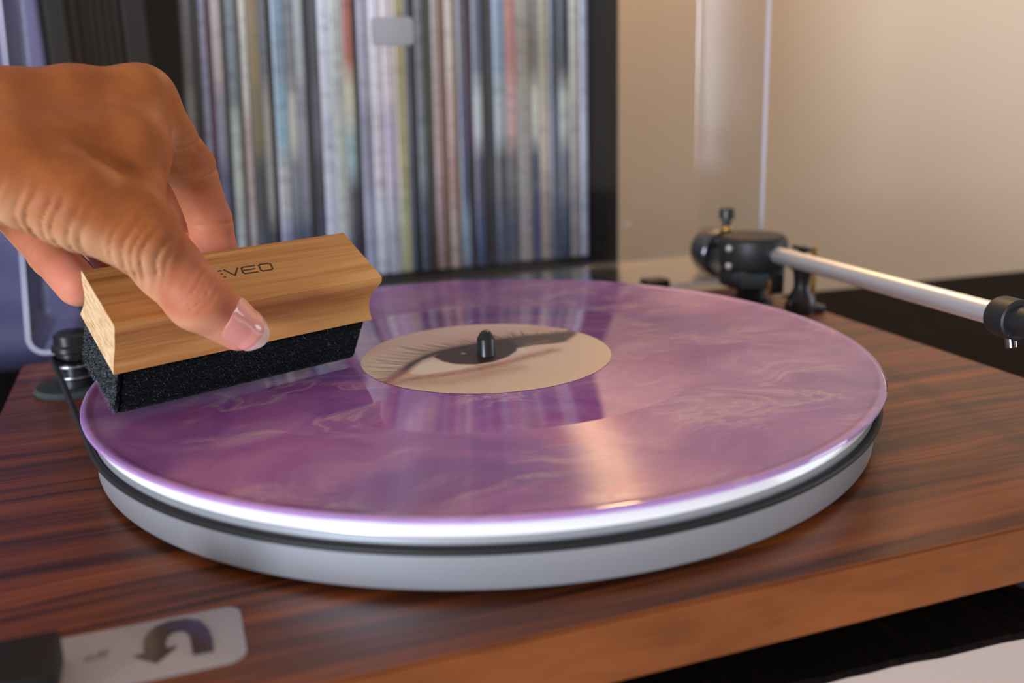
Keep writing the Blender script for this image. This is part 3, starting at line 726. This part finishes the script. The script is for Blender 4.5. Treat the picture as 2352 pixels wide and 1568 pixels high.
    at = me.color_attributes.new('print', 'FLOAT_COLOR', 'POINT')
    at.data.foreach_set('color', np.concatenate([col, np.ones((len(x), 1))], 1).astype(np.float32).ravel())
    return me
ml, nt, b_ = new_mat('printed_label', rough=.34, spec=.4); N_ = NT(nt)
N_.link(N_.n('ShaderNodeAttribute', attribute_name='print').outputs['Color'], b_.inputs['Base Color'])
lb = obj('label', eye_label(), ml, rec); lb['label'] = 'round paper label printed with a close-up of an eye'

# ---------------------------------------------------------------- record brush
BR = Matrix(((0.9284504, -0.3224522, 0.1844028, -0.0952149), (0.3714537, 0.8041104, -0.4641428, -0.0018618), (0.0013837, 0.4994307, 0.8663527, 0.0261709), (0, 0, 0, 1)))
br = empty('record_brush'); br.matrix_world = BR
tag(br, 'pale wooden record-cleaning brush with black velvet pad held on the purple record', 'brush')
def brush_wood():
    hw = .01986; W1, W2 = .0292 / 2, .0310 / 2
    # section: flat top, concave flanks
    sec = []
    n = 10
    for k in range(n + 1):
        t = k / n; z = t * hw; wv = W2 + (W1 - W2) * t - .0024 * math.sin(math.pi * min(1, t / .86)) * (t < .86) ; sec.append((-wv, z))
    pro = sec[:-1] + [(-W1 + .0004, hw), (W1 - .0004, hw)] + [(-y, z) for y, z in sec[:-1]][::-1]
    b = bmesh.new(); rows = []
    for s in (-1, 1):
        row = []
        for y, z in pro:
            t = z / hw; L_ = (.0981 + (.0991 - .0981) * t) / 2 - .0009 * math.sin(math.pi * min(1, t / .86)) * (t < .86)
            row.append(b.verts.new((s * L_ + s * .0005 * math.sin(y * 700 + s), y, z)))
        rows.append(row)
    m_ = len(pro)
    for k in range(m_): b.faces.new((rows[0][k], rows[0][(k + 1) % m_], rows[1][(k + 1) % m_], rows[1][k]))
    for r in rows:
        f = b.faces.new(r); f.material_index = 1
    bmesh.ops.bevel(b, geom=[e for e in b.edges if e.calc_face_angle(0) > .7], offset=.00035, segments=2, affect='EDGES')
    return b
obj('wooden_block', brush_wood(), [M_oak, M_oak_end], br, smooth=40)
def felt_pad():
    b = box(-.0474, .0474, -.0149, .0149, -.02085, .0006, .0026, 4)
    bmesh.ops.subdivide_edges(b, edges=[e for e in b.edges if e.calc_length() > .01], cuts=24, use_grid_fill=True)
    for v in b.verts:
        if v.co.z < -.001:
            n = math.sin(v.co.x * 900 + v.co.z * 500) * math.cos(v.co.y * 800 + v.co.z * 700)
            v.co.x += .00018 * n * (1 if v.co.x > 0 else -1); v.co.y += .00012 * n
    return b
fp = obj('velvet_pad', felt_pad(), M_felt, br, smooth=60)
# fold of cloth at the near corner
b = tube([(-.0470, -.0146, -.0006), (-.0471, -.0147, -.007), (-.0471, -.0147, -.014), (-.0468, -.0144, -.0190)], [.0004, .0007, .0008, .0004], 8)
obj('cloth_fold', b, M_felt, fp, smooth=True)
# velvet fibres; pale, dense ones paint the window light on the left end
fb = bmesh.new()
for k in range(6500):
    s = rng.rand()
    if s < .2: p = Vector((rng.uniform(-.046, .046), -.0150, rng.uniform(-.0205, -.0005))); nrm = Vector((0, -1, 0))
    else: p = Vector((-.0475, rng.uniform(-.0145, .0145), rng.uniform(-.0205, -.0005))); nrm = Vector((-1, 0, 0))
    d = Vector(rng.randn(3)).normalized() * .7 + nrm * .5; d.normalize(); l_ = rng.uniform(.0003, .0011); q = p + d * l_
    if (BR @ q).z < .0002: continue
    sd_ = d.cross(nrm).normalized() * .00004
    fb.faces.new([fb.verts.new(p + sd_), fb.verts.new(p - sd_), fb.verts.new(q)])
M_fib, _, _ = new_mat('velvet_fibre', lin(104, 112, 118), .8)
fo = obj('lit_velvet_fibres', fb, M_fib, fp); fo['kind'] = 'stuff'
# burnt lettering on the top face: E V E O drawn as strokes
ZT = .01986
def stroke(bm, pts, w_=.00062):
    for (xa, ya), (xb, yb_) in zip(pts, pts[1:]):
        a_ = Vector((xa, ya)); c_ = Vector((xb, yb_)); d = (c_ - a_).normalized(); n = Vector((-d.y, d.x)) * w_ / 2; a2 = a_ - d * w_ * .35; c2 = c_ + d * w_ * .35
        q = [a2 + n, a2 - n, c2 - n, c2 + n]
        merge(bm, shape_prism([(v.x, v.y) for v in q], ZT - .0001, ZT + .00006))
mm = .001
def letter(name, strokes):
    b = bmesh.new()
    for s in strokes: stroke(b, [(x * mm, y * mm) for x, y in s])
    obj(name, b, M_ink, br)
letter('letter_E', [[(-11.6, 3.5), (-6.6, 3.4)], [(-11.8, 1.75), (-7.0, 1.7)], [(-12.0, .0), (-6.6, -.1)]])
letter('letter_V', [[(-5.4, 3.6), (-3.0, -.1), (-.4, 3.5)]])
letter('letter_E', [[(6.0, 3.4), (1.6, 3.5), (.9, 3.0), (.3, .7), (.8, .0), (5.6, -.15)], [(.8, 1.75), (5.3, 1.7)]])
letter('letter_O', [[(8.3, 3.5), (11.2, 3.4), (12.0, 2.9), (11.6, .3), (10.9, -.2), (7.7, -.2), (7.1, .3), (7.5, 3.0), (8.3, 3.5)]])

# ---------------------------------------------------------------- the hand (signed distance field -> surface nets)
HD = {
 'thumb':[(-96.0,-31.8,29.4,7.8),(-107.9,-38.4,41.6,9.8),(-115.8,-34.2,52.1,10.2),(-122.8,-40.5,63.5,11.3),(-138.7,-40.8,74.0,13.5),(-156.4,-37.3,83.7,15.0)],
 'index':[(-118.4,4.4,102.9,11.0),(-104.4,14.5,78.8,8.6),(-99.6,15.9,58.7,7.7),(-97.8,15.0,42.1,7.5)],
 'middle':[(-127.5,29.6,103.2,11.0),(-115.1,39.4,68.5,8.4),(-111.6,29.8,54.5,7.4),(-110.0,13.2,44.6,7.0)],
 'ring':[(-138.8,52.8,101.4,10.5),(-145.4,65.9,62.6,8.4),(-138.8,42.3,49.8,7.4),(-132.6,16.4,43.7,7.0)],
 'little':[(-152.0,69.4,97.5,10.0),(-167.9,45.8,64.8,8.6),(-154.1,16.2,51.1,7.4),(-145.5,0.8,42.3,7.4)],
 'web':[(-123.2,-38.2,71.3,9.0),(-118.6,-1.8,100.2,9.0)],
 'mc1':[(-158.8,-14.5,102.6,11.0),(-138.5,-4.0,102.6,11.8),(-118.4,4.4,102.9,11.0)],
 'fill':[(-154.3,-31.6,86.9,15.0),(-125.4,-17.1,88.5,12.5)],
 'palm':[(-165.9,6.4,90.6,17.0),(-137.5,24.6,92.8,15.0)],
 'palm2':[(-167.5,17.8,90.1,17.0),(-151.7,56.8,92.1,13.0)],
 'fore':[(-164.3,-5.0,90.8,22.5),(-269.4,8.4,86.5,28.0),(-440.,26.,78.,38.0)]}
def smin(a, b, k):
    h = np.clip(.5 + .5 * (b - a) / k, 0, 1); return b + (a - b) * h - k * h * (1 - h)
def rcone(P, a, b):
    a_, r1 = np.array(a[:3], np.float32), a[3]; b_, r2 = np.array(b[:3], np.float32), b[3]
    ba = b_ - a_; l2 = float(ba @ ba); rr = r1 - r2; a2 = l2 - rr * rr; il2 = 1 / l2
    pa = P - a_; y = pa @ ba; z = y - l2
    q = pa * l2 - y[:, None] * ba; x2 = (q * q).sum(1); y2 = y * y * l2; z2 = z * z * l2
    k = np.sign(rr) * rr * rr * x2
    d = (np.sqrt(x2 * a2 * il2) + y * rr) * il2 - r1
    c1 = np.sign(z) * a2 * z2 > k; d = np.where(c1, np.sqrt(x2 + z2) * il2 - r2, d)
    c2 = (~c1) & (np.sign(y) * a2 * y2 < k); d = np.where(c2, np.sqrt(x2 + y2) * il2 - r1, d)
    return d.astype(np.float32)
def chain(P, pts, k):
    d = None
    for a, b in zip(pts, pts[1:]):
        e = rcone(P, a, b); d = e if d is None else smin(d, e, k)
    return d
VIEW = np.array([-113.8, -358.1, 107.3])
def unit(v): v = np.array(v, float); return v / np.linalg.norm(v)
def hand_sdf(P):
    palm = None
    for n_, k in (('fore', 1), ('palm', 10), ('palm2', 10), ('mc1', 9), ('fill', 12)):
        e = chain(P, HD[n_], 4); palm = e if palm is None else smin(palm, e, k)
    palm = smin(palm, rcone(P, *HD['web']), 9)
    fing = None
    for n_ in ('index', 'middle', 'ring', 'little'):
        e = chain(P, HD[n_], 2.5); fing = e if fing is None else smin(fing, e, .8)
    d = smin(palm, fing, 5)
    th = chain(P, HD['thumb'], 3)
    d = smin(d, th, 4.5)
    # joint creases
    def crease(c, ax, w_, dep, rad, side=None):
        nonlocal d
        c = np.array(c); q = P - c; s = q @ unit(ax); R = np.sqrt(np.maximum((q * q).sum(1) - s * s, 0))
        m_ = np.exp(-(s / w_) ** 2) * (R < rad)
        if side is not None: m_ = m_ * np.clip((q @ unit(side)) / 4 + .6, 0, 1)
        d = d + (dep * m_).astype(np.float32)
    ix = HD['index']; toc = VIEW - np.array(ix[1][:3])
    crease(np.array(ix[1][:3]) + (0, 0, -1.5), np.array(ix[0][:3]) - ix[2][:3] + np.array((14, 0, 0)), .8, 1.1, 11, toc)
    crease(np.array(ix[1][:3]) + (-3, -2, 12), np.array(ix[0][:3]) - ix[1][:3] + np.array((16, 0, 0)), .7, .8, 12, toc)
    crease(ix[2][:3], (0, 0, 1), .6, .55, 9, toc)
    lt = HD['little']
    crease(lt[2][:3], np.array(lt[1][:3]) - lt[3][:3], .7, .7, 10, VIEW - np.array(lt[2][:3]))
    # thumb knuckle wrinkles and folds of the thumb base
    def wrinkles(c, ax, wl, amp, ext, rad, ph=0., wob=0., side=(0, -1, 0)):
        nonlocal d
        c = np.array(c, float); q = P - c; s = q @ unit(ax)
        s2 = s + wob * np.sin(q[:, 2] * .35 + q[:, 0] * .2)
        m_ = np.exp(-(s / ext) ** 4) * np.exp(-((q * q).sum(1) / rad ** 2) ** 2)
        wv = np.abs(np.sin(s2 * math.pi / wl + ph + .5 * np.sin(s2 * .9))) ** .5
        d = d + (amp * m_ * (1 - wv)).astype(np.float32)
    t = HD['thumb']
    wrinkles((-106.0, -48.0, 46.5), np.array(t[0][:3]) - np.array(t[2][:3]), 2.0, .9, 6.0, 9.5, .4, .4)
    AX = (.797, -.41, -.458)
    wrinkles((-124.8, -48.3, 56.9), AX, 2.7, 1.4, 10, 13, .2, .4)
    wrinkles((-147.5, -47.7, 65.8), AX, 3.6, 1.7, 15, 14, .9, .5)
    wrinkles((-160., -46.6, 72.), AX, 4.6, 1.7, 10, 12, .3, .5)
    # the pads flatten against the wood
    q = (P - np.array((-95.2149, -1.8618, 26.1709))) @ np.array([[0.9284504,-0.3224522,0.1844028],[0.3714537,0.8041104,-0.4641428],[0.0013837,0.4994307,0.8663527]])
    q = np.abs(q + (0, 0, .5)) - (49.6, 15.1, 20.5)
    bx = np.linalg.norm(np.maximum(q, 0), axis=1) + np.minimum(q.max(1), 0)
    return np.maximum(d, .15 - bx).astype(np.float32)
def surface_nets(sdf, lo, hi, h):
    n = np.ceil((np.array(hi) - lo) / h).astype(int); f = 5
    n = (n // f + 1) * f
    cg = [lo[i] + h * f * (np.arange(n[i] // f) + .5) - h * .5 for i in range(3)]
    G = np.stack(np.meshgrid(*cg, indexing='ij'), -1).reshape(-1, 3).astype(np.float32)
    cd = sdf(G).reshape([len(g) for g in cg])
    act = np.abs(cd) < h * f * 1.6
    D = np.repeat(np.repeat(np.repeat(np.where(cd < 0, -9., 9.).astype(np.float32), f, 0), f, 1), f, 2)
    A = np.repeat(np.repeat(np.repeat(act, f, 0), f, 1), f, 2)
    I = np.argwhere(A); P = (np.array(lo) + I * h).astype(np.float32)
    vals = np.concatenate([sdf(P[i:i + 400000]) for i in range(0, len(P), 400000)])
    D[A] = vals
    S = D < 0
    cells = np.zeros(np.array(D.shape) - 1, np.int8)
    for dx in (0, 1):
        for dy in (0, 1):
            for dz in (0, 1):
                cells += S[dx:D.shape[0] - 1 + dx, dy:D.shape[1] - 1 + dy, dz:D.shape[2] - 1 + dz]
    ci = np.argwhere((cells > 0) & (cells < 8)); vid = np.full(cells.shape, -1, np.int64); vid[tuple(ci.T)] = np.arange(len(ci))
    acc = np.zeros((len(ci), 3)); cnt = np.zeros(len(ci))
    cor = [(a, b, c) for a in (0, 1) for b in (0, 1) for c in (0, 1)]
    for p in cor:
        for ax in range(3):
            if p[ax]: continue
            q = list(p); q[ax] = 1
            d1 = D[tuple((ci + p).T)]; d2 = D[tuple((ci + q).T)]; m_ = (d1 < 0) != (d2 < 0)
            t = np.where(m_, d1 / (d1 - d2 + 1e-12), 0)
            pos = np.tile(np.array(p, float), (len(ci), 1)); pos[:, ax] += t
            acc += pos * m_[:, None]; cnt += m_
    V = np.array(lo) + (ci + acc / cnt[:, None]) * h
    F = []
    for ax in range(3):
        o1, o2 = [(1, 2), (2, 0), (0, 1)][ax]
        sl0 = [slice(1, -1)] * 3; sl0[ax] = slice(0, -1); sl1 = list(sl0); sl1[ax] = slice(1, None)
        a = S[tuple(sl0)]; b = S[tuple(sl1)]; e = np.argwhere(a != b); sg = a[tuple(e.T)]
        base = e.copy(); base[:, o1] += 1; base[:, o2] += 1
        def off(i, j): c = base.copy(); c[:, o1] -= i; c[:, o2] -= j; return vid[tuple(c.T)]
        q = np.stack([off(0, 0), off(1, 0), off(1, 1), off(0, 1)], 1)
        q[~sg] = q[~sg][:, ::-1]; F.append(q)
    F = np.concatenate(F); F = F[(F >= 0).all(1)]
    return V, F
V, F = surface_nets(hand_sdf, (-484, -80, 18), (-80, 96, 132), .68)
# smooth the stair noise a little
nb = np.zeros_like(V); ct = np.zeros(len(V))
for it in range(2):
    nb[:] = 0; ct[:] = 0
    for k in range(4):
        a, b2 = F[:, k], F[:, (k + 1) % 4]
        np.add.at(nb, a, V[b2]); np.add.at(nb, b2, V[a]); np.add.at(ct, a, 1); np.add.at(ct, b2, 1)
    V = V * .5 + (nb / ct[:, None]) * .5
person = empty('person', (-.18, 0, .06))
tag(person, "person's bare left hand and forearm reaching in to grip the wooden brush", 'person')
me = bpy.data.meshes.new('hand'); off = np.array((-180, 0, 60.))
me.from_pydata(((V - off) / 1000).tolist(), [], F.tolist())
pk = np.zeros(len(V))
for n_ in ('thumb', 'index', 'middle', 'ring', 'little'):
    pts = HD[n_][::-1] if n_ == 'thumb' else HD[n_]
    tip = np.array(pts[-1][:3]); mid = np.array(pts[-2][:3])
    pk = np.maximum(pk, .85 * np.exp(-(np.linalg.norm(V - tip, axis=1) / 14) ** 2)); pk = np.maximum(pk, .45 * np.exp(-(np.linalg.norm(V - mid, axis=1) / 15) ** 2))
at = me.attributes.new('pink', 'FLOAT', 'POINT'); at.data.foreach_set('value', pk.astype(np.float32))
vn = np.zeros(len(V) * 3, np.float32); me.vertices.foreach_get('normal', vn); vn = vn.reshape(-1, 3)
lit_palmar = np.clip((-vn[:, 2] - .12) / .5, 0, 1); lit_palmar = lit_palmar * lit_palmar * (3 - 2 * lit_palmar)  # palmar skin paler, with low window light painted in by downward normal
for it in range(14):
    a_n = np.zeros(len(V)); 
    for k in range(4):
        np.add.at(a_n, F[:, k], lit_palmar[F[:, (k + 1) % 4]]); np.add.at(a_n, F[:, (k + 1) % 4], lit_palmar[F[:, k]])
    lit_palmar = .3 * lit_palmar + .7 * a_n / ct
at = me.attributes.new('pale', 'FLOAT', 'POINT'); at.data.foreach_set('value', (lit_palmar * .9).astype(np.float32))
hand = obj('hand', me, M_skin, person, smooth=True)
# thumbnail
def nail():
    c = np.array(HD['thumb'][0][:3]); ip = np.array(HD['thumb'][1][:3]); ax = unit(c - ip); n = unit(VIEW - c + np.array((40, 0, 90.))); n = unit(n - ax * (n @ ax)); s = np.cross(ax, n)
    b = bmesh.new(); nu, nv = 22, 18; grid = []
    for i in range(nu):
        u = i / (nu - 1); t = -10.5 + 18.2 * u
        row = []
        for j in range(nv):
            v = j / (nv - 1) * 2 - 1
            half = 1.03 * (1 if u > .3 else math.sqrt(max(0, 1 - ((.3 - u) / .3) ** 2)) * .93 + .07) * (1 if u < .8 else math.sqrt(max(.0, 1 - ((u - .8) / .27) ** 2)))
            an = v * half; tt_ = t - 1.6 * v * v * (u > .5) * (u - .5) * 2 
            rad = 7.8 + .1 + .128 * max(0, -t) + .22 * min(1, u * 4) - (.0 if u < .75 else (u - .75) * 4.0)
            p = c + ax * tt_ + n * rad * math.cos(an) + s * rad * math.sin(an)
            row.append(b.verts.new((p - off) / 1000))
        grid.append(row)
    for i in range(nu - 1):
        for j in range(nv - 1):
            f = b.faces.new((grid[i][j], grid[i][j + 1], grid[i + 1][j + 1], grid[i + 1][j])); f.material_index = 1 if i / (nu - 1) > .80 else 0
    bmesh.ops.recalc_face_normals(b, faces=b.faces)
    bmesh.ops.solidify(b, geom=list(b.faces), thickness=.00045)
    return b
obj('thumbnail', nail(), [M_nail, M_nail_tip], person, smooth=50)['label'] = 'glossy pink thumbnail with a pale tip'
